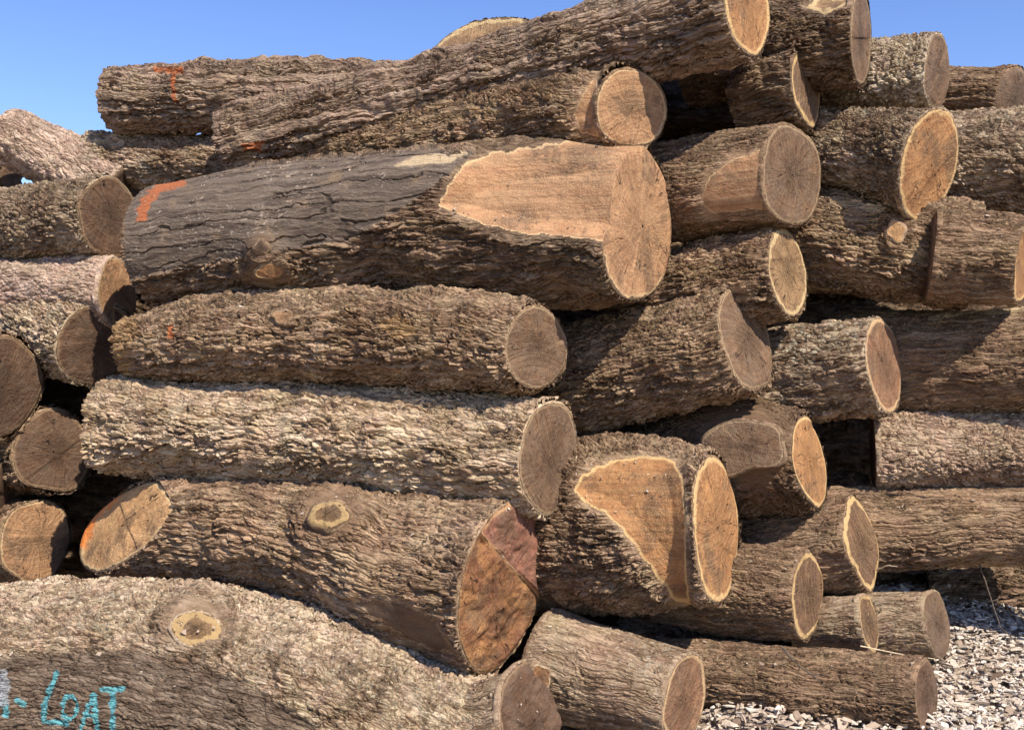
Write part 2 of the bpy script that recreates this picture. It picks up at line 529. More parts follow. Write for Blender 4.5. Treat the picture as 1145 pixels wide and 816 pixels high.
        bpy.data.meshes.remove(me)
        tag = bm.faces.layers.int.new('cap')
        # close both ends
        bm.verts.ensure_lookup_table()
        for row in (0, ns - 1):
            vs = [bm.verts[row * nt + q] for q in range(nt)]
            bm.faces.new(vs)
        if slabd:
            bm.faces.ensure_lookup_table()
            for q, d in enumerate(slabd):
                for fi in np.nonzero(d[Fc].min(1) > 0)[0]:
                    bm.faces[int(fi)][tag] = 100 + q
        bmesh.ops.recalc_face_normals(bm, faces=bm.faces)
        self.bm, self.tag = bm, tag
        self.bvh = BVHTree.FromBMesh(bm)

    def hit(self, px, py):
        d = Vector(at(px, py, 1.0) - CAM).normalized()
        loc, nor, idx, dist = self.bvh.ray_cast(Vector(CAM), d)
        return loc, nor

    def cut(self, co, no, tagv):
        bm = self.bm
        no = Vector(no).normalized()
        res = bmesh.ops.bisect_plane(bm, geom=bm.verts[:] + bm.edges[:] + bm.faces[:], dist=1e-6,
                                     plane_co=Vector(co), plane_no=no, clear_outer=True)
        edges = [e for e in res['geom_cut'] if isinstance(e, bmesh.types.BMEdge)]
        if not edges:
            return
        nb = {}
        for e in edges:
            for v, u in ((e.verts[0], e.verts[1]), (e.verts[1], e.verts[0])):
                nb.setdefault(v, []).append(u)
        start = max(nb, key=lambda v: v.co.z)
        loop, prev, cur = [start], None, start
        while True:
            nxt = [u for u in nb[cur] if u is not prev and (u not in loop[1:])]
            nxt = [u for u in nxt if u is not start] or nxt
            if not nxt or nxt[0] is start:
                break
            prev, cur = cur, nxt[0]
            loop.append(cur)
        f = bm.faces.new(loop)
        f.normal_update()
        if f.normal.dot(no) < 0:
            f.normal_flip()
        f[self.tag] = tagv
        self.bvh = BVHTree.FromBMesh(bm)

    def end_plane(self, rx, ry, left_end=False):
        s0 = 0 if left_end else self.L
        sg = -1 if left_end else 1
        P = self.center(s0)[0]
        r = float(self.radius(s0)[0])
        t = np.linspace(0, 2 * math.pi, 48, endpoint=False)
        best = None
        for dg in np.arange(-60, 76, 1.0):
            n = sg * self.a * math.cos(math.radians(dg)) + self.ef * math.sin(math.radians(dg))
            if n @ (CAM - P) <= 0:
                continue
            rad = r * (np.cos(t)[:, None] * self.eu + np.sin(t)[:, None] * self.ef)
            k = -(rad @ n) / (self.a @ n)
            q = project(P + rad + k[:, None] * self.a)
            ar = abs(np.sum(q[:, 0] * np.roll(q[:, 1], -1) - q[:, 1] * np.roll(q[:, 0], -1))) / 2
            e = abs(ar - math.pi * rx * ry) / (math.pi * rx * ry) + abs(dg) * .001
            if best is None or e < best[0]:
                best = (e, n)
        return P, best[1]


def cap_mesh(loop, n, bcof, shift, tone, style, seed, orange=None, rough=.004, rings=16, rim=.010, pith=None, skirt=.03, soft=()):
    """a sawn face filling a closed outline, with a bark rim round it"""
    r = np.random.default_rng(seed)
    P = np.asarray(loop, float)
    if rough > .01:
        rings = 60
    # resample evenly
    seg = np.linalg.norm(np.roll(P, -1, 0) - P, axis=1)
    cum = np.concatenate([[0], np.cumsum(seg)])
    N = int(np.clip(cum[-1] / .010, 24, 260))
    tt = np.linspace(0, cum[-1], N, endpoint=False)
    Pc = np.vstack([P, P[:1]])
    P = np.stack([np.interp(tt, cum, Pc[:, i]) for i in range(3)], 1)
    c = P.mean(0)
    ks = np.concatenate([[0.02], np.linspace(.08, 1, rings)])
    V = [c + (P - c) * k for k in ks]
    E = [np.full(N, k) for k in ks]
    V = np.vstack(V)
    E = np.concatenate(E)
    # gentle unevenness of the saw cut
    u = unit(np.cross(n, [0, 0, 1.0]) + 1e-6)
    v = np.cross(n, u)
    qu, qv = (V - c) @ u, (V - c) @ v
    dz = np.zeros(len(V))
    for _ in range(7):
        a, f, ph = r.uniform(0, 6.28), r.uniform(6, 38), r.uniform(0, 6.28)
        dz += np.sin((math.cos(a) * qu + math.sin(a) * qv) * f + ph) * rough * 7 / f
    if rough > .01:
        for _ in range(26):
            a, f, ph = r.normal(1.4, .35), r.uniform(35, 170), r.uniform(0, 6.28)
            q = (math.cos(a) * qu + math.sin(a) * qv) * f + ph
            dz += (np.abs(np.sin(q * .5 + np.sin(qu * 21 + ph))) - .5) * rough * 9 / f
    dz *= np.clip((1 - E) * 8, 0, 1)
    a = r.uniform(0, 6.28)
    q = math.cos(a) * qu + math.sin(a) * qv - r.uniform(-.4, .4) * np.abs(qu).max()
    dz += np.where(q > 0, .007, 0) * (np.abs(qu).max() > .08) * np.clip((1 - E) * 8, 0, 1)
    V = V + n * (dz + .001)[:, None]
    out = P - c
    out = out - (out @ n)[:, None] * n
    out = out / np.linalg.norm(out, axis=1)[:, None]
    jit = rim * (.55 + .9 * r.random(N))
    jit = (jit + np.roll(jit, 1) + np.roll(jit, -1)) / 3
    if len(soft):
        pp = project(P)
        sw = np.ones(N)
        for poly in soft:
            sw = np.minimum(sw, np.clip(-poly_inside_dist(pp, poly) / 6 - .3, 0, 1))
        jit = jit * sw
        E = E * np.tile(1 - .2 * (1 - sw), len(ks))
    V2 = P + out * jit[:, None] - n * (.002 + .004 * r.random(N))[:, None]
    V3 = P + out * (jit * .8)[:, None] - n * skirt
    V = np.vstack([V, V2, V3])
    E = np.concatenate([E, np.ones(2 * N)])
    nr = len(ks)
    Fc, mi = [], []
    j = np.arange(N)
    j2 = (j + 1) % N
    for i in range(nr + 1):
        Fc.append(np.stack([i * N + j, (i + 1) * N + j, (i + 1) * N + j2, i * N + j2], 1))
        mi.append(np.full(N, 0 if i < nr - 1 else 1))
    Fc = np.vstack(Fc)
    mi = np.concatenate(mi)
    A = V[Fc[nr * N // 2, 0]], V[Fc[nr * N // 2, 1]], V[Fc[nr * N // 2, 3]]
    if np.cross(A[1] - A[0], A[2] - A[0]) @ n < 0:
        Fc = Fc[:, ::-1]
    me = mesh_np('cut', V, Fc, (wood_mat(tone), bark_mat(style)))
    me.polygons.foreach_set('material_index', mi.astype(np.int32))
    b = bcof(V)
    set_attr(me, 'bco', 'FLOAT_VECTOR', b + shift)
    pv = shift * np.array([0, 1, 1]) + np.array([0, *(r.uniform(-.14, .14, 2) * np.sqrt(((P - c) ** 2).sum(1)).mean())])
    set_attr(me, 'pith', 'FLOAT_VECTOR', np.tile(pv, (len(V), 1)))
    set_attr(me, 'edge', 'FLOAT', E)
    ang = r.uniform(-.5, .5)
    cu, cv = (V - c) @ u, (V - c) @ v
    pu, pv = .45 * math.cos(ang * 9), .45 * math.sin(ang * 9)
    saw = np.stack([np.hypot(cu - pu, cv - pv), cv * math.cos(ang) - cu * math.sin(ang), np.full(len(V), seed * 1.3)], 1) if len(V) > 0 else np.stack([cu * math.cos(ang) + cv * math.sin(ang), cv * math.cos(ang) - cu * math.sin(ang), np.full(len(V), seed * 1.3)], 1)
    set_attr(me, 'sawco', 'FLOAT_VECTOR', saw)
    if orange:
        px = project(V)
        o = np.zeros(len(V))
        for poly in orange:
            o = np.maximum(o, np.clip(.5 + poly_inside_dist(px, poly) / 24, 0, 1))
        set_attr(me, 'orange', 'FLOAT', o)
    return me


_seed = [100]


def add_stem(root, base, st, style, face=None, facets=(), knots=(), masks=(), bark_name='bark', lump=.045,
             orange=(), left=None, slabs=(), rough=.004, fpart='limb_cut', res=.008, seed=None, lens=0):
    _seed[0] += 17
    sd = seed or _seed[0]
    S = Stem(st, style, sd, res=res, lump=lump, lens=lens)
    S.build(knots, masks, slabs)
    caps = {}
    # left end: square unless told otherwise
    lt = 'brown'
    if left is None:
        ln = -S.a
    elif left[0] == 'n':
        ln, lt = np.array(left[1], float), left[2]
    elif isinstance(left[2], str):
        ln, lt = S.end_plane(left[0], left[1], left_end=True)[1], left[2]
    else:
        ln, lt = np.array(left, float), 'tan'
    S.cut(S.center(0)[0], ln, 1)
    caps[1] = (left[3] if left is not None and len(left) > 3 else 'cut_face', lt, left[4] if left is not None and len(left) > 4 else .005)
    if face:
        P, n = S.end_plane(face[0], face[1])
        S.cut(P, n, 2)
        caps[2] = ('cut_face', face[2], rough)
    else:
        S.cut(S.center(S.L)[0], S.a, 2)
        caps[2] = ('cut_face', 'brown', .004)
    for i, fc in enumerate(facets):
        hp = [S.hit(*q)[0] for q in fc[:3]]
        if any(h is None for h in hp):
            print('facet miss', root['label'], fc)
            continue
        n = (hp[1] - hp[0]).cross(hp[2] - hp[0])
        if n.dot(Vector(CAM) - hp[0]) < 0:
            n = -n
        S.cut(hp[0], n, 3 + i)
        caps[3 + i] = (fc[4] if len(fc) > 4 else fpart, fc[3], fc[5] if len(fc) > 5 else .005)
    # part: knots (sawn branch stubs)
    kn = []
    for kx, ky, rx, ry, tone, hgt in knots:
        loc, nor = S.hit(kx, ky)
        if loc is None:
            print('knot miss', root['label'], kx, ky)
            continue
        d = float(loc.y)
        n = unit(np.array(nor) * .75 + unit(CAM - np.array(loc)) * .45)
        u = unit(np.cross(n, S.eu))
        u = unit(S.a - (S.a @ n) * n)
        v = np.cross(n, u)
        t = np.linspace(0, 2 * math.pi, 60, endpoint=False)
        k, ph, w = wobble(4, sd + int(kx), 2, 5)
        wob = 1 + sum(.09 * w[q] * np.sin(round(k[q]) * t + ph[q]) for q in range(4))
        x, y = .88 * rx * d / F * wob * np.cos(t), .88 * ry * d / F * wob * np.sin(t)
        rk = max(rx, ry) * d / F
        cc = np.array(loc) + n * (.008 + rk * rk / (2.3 * float(S.radius(S.L / 2)[0])))
        loop = cc + x[:, None] * u + y[:, None] * v
        kn.append((loop, n, cc, u, v, tone, int(kx)))
    bm, tag = S.bm, S.tag
    todo = []
    for f in list(bm.faces):
        if 0 < f[tag] < 100:
            todo.append((f[tag], np.array([v.co[:] for v in f.verts]), np.array(f.normal[:])))
            bm.faces.remove(f)
    for q, (poly, tone, nm, depth) in enumerate(slabs):
        fs = [f for f in bm.faces if f[tag] == 100 + q]
        if not fs:
            continue
        lb, le = bm.verts.layers.float_vector['bco'], bm.verts.layers.float['edge']
        vi = {}
        for f in fs:
            for v in f.verts:
                vi.setdefault(v, len(vi))
        b2 = bmesh.new()
        nv = [b2.verts.new(v.co) for v in vi]
        for f in fs:
            b2.faces.new([nv[vi[v]] for v in f.verts]).smooth = True
        me = bpy.data.meshes.new(nm)
        b2.to_mesh(me)
        b2.free()
        bco = np.array([v[lb][:] for v in vi])
        set_attr(me, 'bco', 'FLOAT_VECTOR', bco)
        set_attr(me, 'sawco', 'FLOAT_VECTOR', bco[:, [2, 0, 1]] * np.array([.6, .4, 1]))
        set_attr(me, 'pith', 'FLOAT_VECTOR', np.tile(S.shift * np.array([0, 1, 1]), (len(bco), 1)))
        set_attr(me, 'edge', 'FLOAT', [v[le] for v in vi])
        set_attr(me, 'along_grain', 'FLOAT', np.ones(len(bco)))
        me.materials.append(wood_mat(tone))
        me.transform(Matrix.Translation(-Vector(base)))
        link(nm, me, root)
        for f in fs:
            bm.faces.remove(f)
    for tg, loop, n in todo:
        nm, tone, rg = caps[tg]
        me = cap_mesh(loop, n, S.bco, S.shift, tone, style, sd + tg, orange if orange else None, rg, soft=[q[0] for q in slabs if q[2] == 'slab_cut' or len(q[0]) == 9])
        me.transform(Matrix.Translation(-Vector(base)))
        link(nm, me, root)
    for loop, n, cc, u, v, tone, kid in kn:
        f = lambda p: np.stack([(p - cc) @ n, (p - cc) @ u, (p - cc) @ v], 1)
        me = cap_mesh(loop, n, f, S.shift, tone, style, sd + kid, None, .004, 10, .012, None, .07)
        me.transform(Matrix.Translation(-Vector(base)))
        link('knot', me, root)
    bmesh.ops.delete(bm, geom=[v for v in bm.verts if not v.link_faces], context='VERTS')
    me = bpy.data.meshes.new(bark_name)
    bm.to_mesh(me)
    bm.free()
    me.polygons.foreach_set('use_smooth', np.ones(len(me.polygons), bool))
    me.materials.append(bark_mat(style))
    me.transform(Matrix.Translation(-Vector(base)))
    link(bark_name, me, root)
    return S


def thing(name, label, cat, loc, group=None):
    o = bpy.data.objects.new(name, None)
    o.empty_display_size = .1
    COL.objects.link(o)
    o.location = loc
    o['label'] = label
    o['category'] = cat
    if group:
        o['group'] = group
    return o


GROUP = 'sawn logs stacked in the pile'


def log(label, st, style, face=None, group=GROUP, **kw):
    lo = min((at(x, y + r, d) for x, y, r, d in st), key=lambda p: p[2])
    mid = np.mean([at(x, y, d) for x, y, r, d in st], 0)
    base = np.array([mid[0], mid[1], lo[2]])
    root = thing('log', label, 'log', base, group)
    add_stem(root, base, st, style, face, **kw)
    return root, base


# ================================================================== THE PILE
# ---- left group: logs that end beside the left tips of the long logs
log('small dark brown log tip at the far left, below the tilted pale grey log', [(-60, 206, 15, 6.9), (12, 200, 15, 6.7)], 'dark', (9, 15, 'brown'))
log('short pale grey log tilted downwards to the right against the sky at upper left',
    [(10, 153, 32, 6.45), (138, 216, 36, 6.35)], 'pinkish')
log('bark log under the tilted pale grey one, its round brown end beside orange paint',
    [(-110, 252, 38, 6.7), (0, 251, 38, 6.4), (122, 245, 45, 6.12)], 'lichened', (33, 45, 'brown'))
log('pinkish lichened log between two round brown ends at left, tip behind the big debarked log',
    [(-110, 335, 46, 6.7), (132, 328, 40, 6.10)], 'pinkish', (21, 38, 'tan'))
log('pale flaky log sloping to a shaded round end beside a barkless tan tip',
    [(-60, 318, 50, 6.9), (108, 386, 48, 6.02)], 'flaky', (41, 47, 'brown'))
log('log seen end-on at the left edge with a large round brown face and pale rim',
    [(-150, 404, 56, 6.7), (2, 432, 58, 5.72)], 'furrowed', (44, 58, 'brown'))
log('log with a cracked dark brown end under the large round face at left edge',
    [(-40, 500, 48, 7.0), (58, 507, 48, 6.05)], 'furrowed', (42, 47, 'brown'), lump=.08)
log('log cut off by the left edge, narrow dim end below the cracked dark brown one',
    [(-90, 552, 42, 6.7), (1, 560, 42, 5.95)], 'dark', (21, 42, 'brown'))
log('log showing only a smooth tan end, left of the orange-painted slanted cut',
    [(-60, 602, 48, 7.0), (40, 607, 47, 6.0)], 'brown', (39, 46, 'tan'))

# ---- top of the pile
log('long log topping the left of the pile, faint orange stripe near its left tip',
    [(126, 112, 33, 6.3), (200, 110, 36, 6.22), (520, 112, 40, 6.0)], 'ridged',
    masks=[('orange', 'line', [(176, 82), (204, 82)], 3), ('orange', 'line', [(196, 84), (199, 112)], 2.2)])
log('thin bark log directly below the long log that tops the left of the pile',
    [(100, 178, 28, 6.42), (440, 190, 40, 6.12)], 'lichened')
log('long diagonal log climbing to the very top of the pile, deeply furrowed',
    [(258, 160, 35, 5.95), (440, 117, 40, 5.75), (640, 60, 45, 5.45), (834, 1, 60, 5.15)], 'ridged', (26, 58, 'orange'),
    masks=[('orange', 'poly', [(272, 158), (296, 158), (292, 168), (274, 168)], 0)])
log('log under the diagonal top log, its round golden face above the big debarked log',
    [(282, 196, 27, 6.0), (420, 168, 39, 5.8), (560, 141, 45, 5.55), (706, 121, 45, 5.2)], 'furrowed', (41, 44, 'tan'),
    slabs=[([(640, 128), (654, 96), (668, 84), (670, 154), (650, 150)], 'tan', 'limb_cut', 1.0)],
    masks=[('orange', 'poly', [(286, 180), (314, 176), (318, 190), (290, 196)], 0)])
log('log behind the top of the pile showing only a bright slanted tan cut',
    [(540, 54, 46, 6.2), (700, 130, 46, 6.5)], 'brown', left=('n', (-.30, -.80, .50), 'cream'))

# ---- middle: the long logs
log('biggest log, grey and partly debarked, with a huge tan slab cut at its right end',
    [(183, 275, 72, 5.9), (350, 262, 80, 5.65), (600, 250, 92, 5.3), (713, 247, 93, 5.1)], 'dark', (39, 93, 'tan'), res=.006,
    slabs=[([(488, 230), (500, 205), (522, 180), (548, 170), (600, 162), (700, 146), (790, 140), (790, 300), (690, 300), (676, 272), (640, 266), (582, 262), (540, 252)],
            'tan', 'slab_cut', .42)],
    knots=[(293, 277, 9, 8, 'brown', .03), (303, 302, 18, 10, 'orange', .03)],
    masks=[('bare', 'poly', [(140, 200), (480, 170), (530, 172), (480, 215), (430, 245), (390, 268), (250, 290), (140, 310)], 0),
           ('cream', 'poly', [(442, 188), (462, 178), (522, 173), (505, 184), (470, 188)], 0),
           ('orange', 'line', [(160, 242), (165, 226), (180, 212), (202, 206)], 6)])
log('dark furrowed log directly below the biggest one, tan and barkless at its left tip',
    [(150, 385, 34, 5.73), (176, 383, 38, 5.65), (350, 376, 51, 5.35), (500, 380, 54, 5.1), (602, 390, 49, 4.93)], 'furrowed', (31, 49, 'grey'),
    knots=[(318, 355, 13, 8, 'tan', .015)],
    masks=[('orange', 'line', [(192, 366), (193, 376)], 3), ('tan', 'poly', [(100, 350), (150, 350), (158, 372), (146, 396), (150, 420), (100, 420)], 0), ('tan', 'poly', [(424, 362), (444, 354), (464, 360), (468, 374), (440, 380)], 0)])
log('straight pale barked log lying in full sun across the middle left',
    [(128, 476, 54, 5.75), (350, 487, 60, 5.4), (614, 511, 66, 5.0)], 'pale', (31, 66, 'grey'))
log('thick log with an orange-painted slanted left cut and a splintered reddish right end',
    [(133, 590, 50, 5.55), (200, 590, 55, 5.5), (350, 607, 67, 5.25), (480, 641, 88, 5.0), (566, 655, 99, 4.84)], 'furrowed',
    (41, 99, 'redder'), rough=.012, left=('n', (-.63, -.66, .40), 'bright', 'slanted_cut', .008),
    facets=[((512, 680), (594, 660), (545, 604), 'fibre', 'splintered_wood', .015)],
    slabs=[([(396, 674), (420, 666), (455, 676), (485, 694), (505, 725), (490, 728), (450, 708)], 'bare', 'bark_scar', .8)],
    knots=[(370, 578, 26, 19, 'knot', .03)],
    orange=[[(60, 585), (85, 535), (150, 535), (132, 560), (108, 580), (96, 612), (70, 615)]])
T1 = [('cyan', 'line', p, w) for p, w in [
    ([(65, 752), (58, 771), (51, 789), (50, 805), (62, 807), (76, 808)], 3.3),
    ([(72, 800), (71, 787), (76, 778), (83, 778), (88, 786), (86, 797), (80, 804), (72, 800)], 2.2),
    ([(93, 813), (98, 796), (105, 776)], 2.6), ([(105, 776), (109, 796), (110, 816)], 2.8), ([(96, 799), (109, 799)], 1.9),
    ([(114, 771), (138, 770)], 3.0), ([(127, 771), (127, 818)], 3.4), ([(21, 782), (28, 788)], 3.6), ([(7, 784), (8, 797)], 4.5)]]
log('huge bottom log with LOAT sprayed on it in turquoise letters',
    [(-110, 796, 132, 5.1), (150, 785, 131, 5.0), (300, 810, 134, 4.9), (420, 850, 136, 4.8), (535, 893, 132, 4.7)], 'flaky', res=.0062,
    knots=[(220, 705, 29, 24, 'knot', .04)],
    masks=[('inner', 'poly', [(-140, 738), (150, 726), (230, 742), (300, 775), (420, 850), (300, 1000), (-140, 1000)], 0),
           ('white', 'line', [(4, 756), (6, 782)], 7)] + T1)

# ---- centre right group
log('log at the top right with a bright limb scar on top and thin upright end',
    [(770, 66, 48, 5.95), (963, 43, 52, 5.5)], 'dark', (11, 52, 'grey'),
    slabs=[([(902, 9), (912, -6), (952, -8), (953, 4), (922, 17)], 'cream', 'limb_cut', 1.0)])
log('short log in the dark hollow near the top, its narrow reddish end leaning',
    [(838, 112, 44, 5.75), (902, 97, 48, 5.5)], 'dark', (15, 46, 'red'), lens=.4)
log('log with a grey weathered face and sawn slab beside it, right of the biggest log',
    [(690, 225, 54, 5.8), (886, 197, 57, 5.35)], 'brown', (33, 57, 'grey'),
    slabs=[([(784, 216), (792, 196), (815, 180), (848, 167), (866, 166), (872, 200), (868, 234), (834, 236), (800, 240), (786, 232)], 'tan', 'limb_cut', .28)])
log('log with a narrow golden upright end, tucked under the grey weathered face',
    [(690, 340, 46, 5.85), (882, 306, 51, 5.42)], 'furrowed', (19, 51, 'cream'))
log('rising log with a long leaning oval grey face near the middle of the pile',
    [(540, 463, 60, 5.95), (640, 431, 60, 5.75), (833, 375, 61, 5.3)], 'furrowed', (25, 61, 'grey'))
log('log speckled with pale lichen, bright pink-tan oval end right of the leaning grey oval',
    [(800, 430, 52, 6.0), (989, 410, 55, 5.55)], 'lichened', (18, 55, 'pink'))
log('log with a rounded flat sawn plate on its side above a dark gap',
    [(700, 540, 52, 5.85), (850, 512, 56, 5.55), (908, 520, 51, 5.4)], 'dark', (17, 47, 'orange'), lens=.35,
    knots=[(834, 501, 50, 33, 'grey', .045)])
log('forked log with a broad golden cut face beside a second narrow one',
    [(520, 592, 84, 5.85), (640, 588, 97, 5.5), (740, 588, 92, 5.15), (801, 590, 82, 4.98)], 'furrowed', (25, 80, 'orange'), lump=.05, res=.006,
    slabs=[([(641, 548), (648, 533), (668, 519), (700, 511), (735, 509), (756, 515), (765, 540), (768, 590), (768, 640), (773, 676), (755, 673), (735, 648),
             (712, 615), (694, 592), (674, 573), (652, 562)],
            'orange', 'cut_face', .16)])
log('brown log with a lens-shaped upright end, low at right above a pale-rimmed one',
    [(790, 630, 46, 5.85), (963, 607, 55, 5.45)], 'brown', (19, 50, 'red'), lens=.45)
log('brown log with a pale-rimmed dark-hearted end, resting on the bottom right logs',
    [(720, 645, 46, 5.55), (902, 666, 51, 5.15)], 'brown', (19, 47, 'red'), lens=.35, lump=.07)
log('small log end with a slim reddish face above the lowest right log',
    [(890, 700, 30, 5.5), (972, 696, 33, 5.3)], 'smooth', (9, 33, 'red'))
log('short mossy grey log with a shaded end, lying beside the pale bark litter',
    [(900, 700, 38, 5.75), (1048, 696, 37, 5.45)], 'smooth', (14, 36, 'bare'))
log('long brown log lying lowest at the right on the bark litter, thin oval end',
    [(730, 748, 36, 5.35), (1036, 779, 43, 4.78)], 'brown', (13, 42, 'brown'), lens=.4)
log('grey-brown log sloping down at bottom centre, its tall oval end at the lower edge',
    [(612, 740, 60, 5.15), (766, 782, 51, 4.75)], 'smooth', (22, 52, 'pink'))
log('stubby shaded log end with a broken knob on top, under the splintered reddish end',
    [(505, 824, 56, 4.75), (592, 806, 59, 4.5)], 'smooth', (33, 62, 'brown'), lump=.05, rough=.014,
    knots=[(602, 757, 15, 13, 'fibre', .035)])

# ---- far right group
log('pale scaly-barked log on top at right, grey upright face against the sky',
    [(905, 92, 38, 6.05), (1048, 81, 43, 5.75)], 'scaly', (14, 43, 'grey'))
log('dim log at the top right corner with a shaded purple-brown end',
    [(1000, 108, 30, 6.4), (1132, 108, 34, 6.0)], 'brown', (18, 34, 'bare'))
log('log flaring to a tall bright orange oval end at the upper right',
    [(850, 160, 40, 5.9), (980, 168, 46, 5.62), (1037, 181, 63, 5.45)], 'lichened', (34, 62, 'orange'), lump=.05)
log('rough log leaving the right edge behind the tall bright orange oval end',
    [(990, 180, 58, 6.1), (1260, 188, 62, 5.7)], 'lichened')
log('paler log under the tall bright orange oval end, with a small yellow knot',
    [(820, 258, 52, 6.15), (930, 266, 57, 5.85), (1090, 286, 58, 5.72)], 'furrowed',
    knots=[(1002, 259, 10, 12, 'bright', .02)],
    masks=[('cream', 'line', [(930, 228), (955, 231), (985, 238)], 4)])
log('dark brown log meeting a paler one at a vertical seam, orange end at right edge',
    [(1040, 284, 50, 5.60), (1146, 291, 48, 5.46)], 'brown', (9, 48, 'orange'))
log('thick dark log leaving the right edge behind the bright pink-tan oval end',
    [(930, 410, 57, 6.2), (1260, 398, 62, 5.5)], 'brown', masks=[('cream', 'line', [(1040, 358), (1090, 350), (1150, 347)], 3)])
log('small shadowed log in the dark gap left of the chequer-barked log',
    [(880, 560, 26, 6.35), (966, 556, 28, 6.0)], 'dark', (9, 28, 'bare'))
log('sunlit chequer-barked log leaving the right edge, left tip in a dark gap',
    [(976, 506, 44, 5.95), (1260, 503, 47, 5.6)], 'chequer')
log('dark stringy-barked log below the chequer-barked one, above the deep shadow',
    [(900, 592, 46, 5.95), (1260, 586, 46, 5.55)], 'brown')
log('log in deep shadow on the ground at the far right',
    [(1040, 668, 30, 6.6), (1290, 655, 34, 6.2)], 'dark')

# ---- filler logs added behind the front rows to keep the gaps dark
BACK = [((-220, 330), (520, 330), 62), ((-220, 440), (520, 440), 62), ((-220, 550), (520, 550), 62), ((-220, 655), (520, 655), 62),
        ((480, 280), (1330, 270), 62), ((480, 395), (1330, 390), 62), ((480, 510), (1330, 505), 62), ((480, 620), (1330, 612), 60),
        ((-100, 745), (1000, 735), 55), ((430, 190), (1120, 190), 50), ((560, 112), (1000, 104), 44, 6.5), ((735, -12), (955, -34), 44, 5.95)]  # last one: unseen log added overhead to shade the hollow near the top
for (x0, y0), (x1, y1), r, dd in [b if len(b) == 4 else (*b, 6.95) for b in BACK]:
    log('filler log behind the front logs, added to keep the gaps between them dark',
        [(x0, y0, r * .93, dd + .3), (x1, y1, r, dd)], 'dark', group='filler logs added behind the front logs', res=.022)

# ================================================================== GROUND
def ground_z(x, y):
    sx = np.clip((x - .0) / 1.3, 0, 1)
    sx = sx * sx * (3 - 2 * sx)
    hi = -.10 + .13 * (np.clip(y, 3.2, 6.4) - 4.9)
    z = (1 - sx) * (-.55) + sx * hi
    far = np.clip((np.abs(x) - 6) / 6, 0, 1) + np.clip((np.abs(y - 5) - 5) / 6, 0, 1)
    far = np.clip(far, 0, 1)
    z = z * (1 - far) + far * -.3
    return z + .02 * np.sin(3.1 * x + 1.7 * y) * np.sin(2.3 * y - x) + .012 * np.sin(9 * x) * np.sin(8 * y + 2)


ax = np.concatenate([-np.geomspace(900, 8, 24), np.linspace(-7, 7, 230), np.geomspace(8, 900, 24)])
X, Y = np.meshgrid(ax, ax + 5.0, indexing='ij')
V = np.stack([X, Y, ground_z(X, Y)], -1).reshape(-1, 3)
n = len(ax)
i, j = np.meshgrid(np.arange(n - 1), np.arange(n - 1), indexing='ij')
Fc = np.stack([i * n + j, (i + 1) * n + j, (i + 1) * n + j + 1, i * n + j + 1], -1).reshape(-1, 4)
gm = simple_mat('forest_floor_dirt', (.24, .18, .13), (.42, .34, .26), 26, .015)
g = link('ground', mesh_np('ground', V, Fc, (gm,)))
g['kind'] = 'structure'

# bark chips and flakes littering the ground (nobody could count them)
T = NT('bark_litter')
rn = T.attr('rnd')
col = T.ramp(rn, [(0, (.15, .10, .068)), (.2, (.32, .235, .17)), (.45, (.52, .42, .325)), (.75, (.60, .52, .425)), (1, (.66, .60, .52))])
co = T.n('ShaderNodeTexCoord').outputs['Object']
col = T.mix(T.math('MULTIPLY', T.mr(T.noise(co, 60, 5, .7), .42, .65), .35), col, (.30, .205, .14))
T.put(T.b.inputs['Base Color'], col)
T.b.inputs['Roughness'].default_value = .85
bp = T.n('ShaderNodeBump')
bp.inputs['Distance'].default_value = .006
T.put(bp.inputs['Height'], T.noise(co, 90, 5, .7))
T.t.links.new(bp.outputs[0], T.b.inputs['Normal'])
r = np.random.default_rng(3)
Vs, Fs, Rn = [], [], []
off = 0
NCH = 30000
for q in range(NCH):
    x, y = r.uniform(.25, 4.4), r.uniform(3.7, 7.0)
    z = float(ground_z(np.array(x), np.array(y)))
    big = r.random()
    L = r.uniform(.012, .03) if big < .40 else (r.uniform(.03, .062) if big < .88 else r.uniform(.06, .12))
    W = L * (r.uniform(.3, .8) if r.random() < .85 else r.uniform(.08, .2))
    H = r.uniform(.003, .009)
    m = 7
    t = np.sort(r.uniform(0, 6.283, m))
    rad = r.uniform(.7, 1.1, m)
    ox, oy = np.cos(t) * rad * L * .5, np.sin(t) * rad * W * .5
    bend = r.uniform(-6, 6)
    top = np.stack([ox * .92, oy * .92, H + bend * ox ** 2], 1)
    bot = np.stack([ox, oy, bend * ox ** 2], 1)
    yaw, tilt, roll = r.uniform(0, 6.28), r.normal(0, .27), r.normal(0, .27)
    M = np.array(Matrix.Rotation(yaw, 3, 'Z') @ Matrix.Rotation(tilt, 3, 'X') @ Matrix.Rotation(roll, 3, 'Y'))
    pts = np.vstack([top, bot]) @ M.T + np.array([x, y, z + r.uniform(.004, .05)])
    Vs.append(pts)
    tri = [(0, k, k + 1) for k in range(1, m - 1)]
    tri += [(m, m + k + 1, m + k) for k in range(1, m - 1)]
    for k in range(m):
        k2 = (k + 1) % m
        tri += [(k, m + k, m + k2), (k, m + k2, k2)]
    Fs.append(np.array(tri) + off)
    Rn.append(np.full(2 * m, np.clip(r.normal(.66, .25) + .22 * math.sin(3.1 * x + 1) * math.sin(4.3 * y) - (.45 if r.random() < .12 else 0), 0, 1)))
    off += 2 * m
me = mesh_np('bark_litter', np.vstack(Vs), np.vstack(Fs), (T.m,), smooth=False)
set_attr(me, 'rnd', 'FLOAT', np.concatenate(Rn))
lit = link('bark_litter', me)
lit['kind'] = 'stuff'
lit['label'] = 'pale bark chips and wood flakes littering the ground below the right logs'
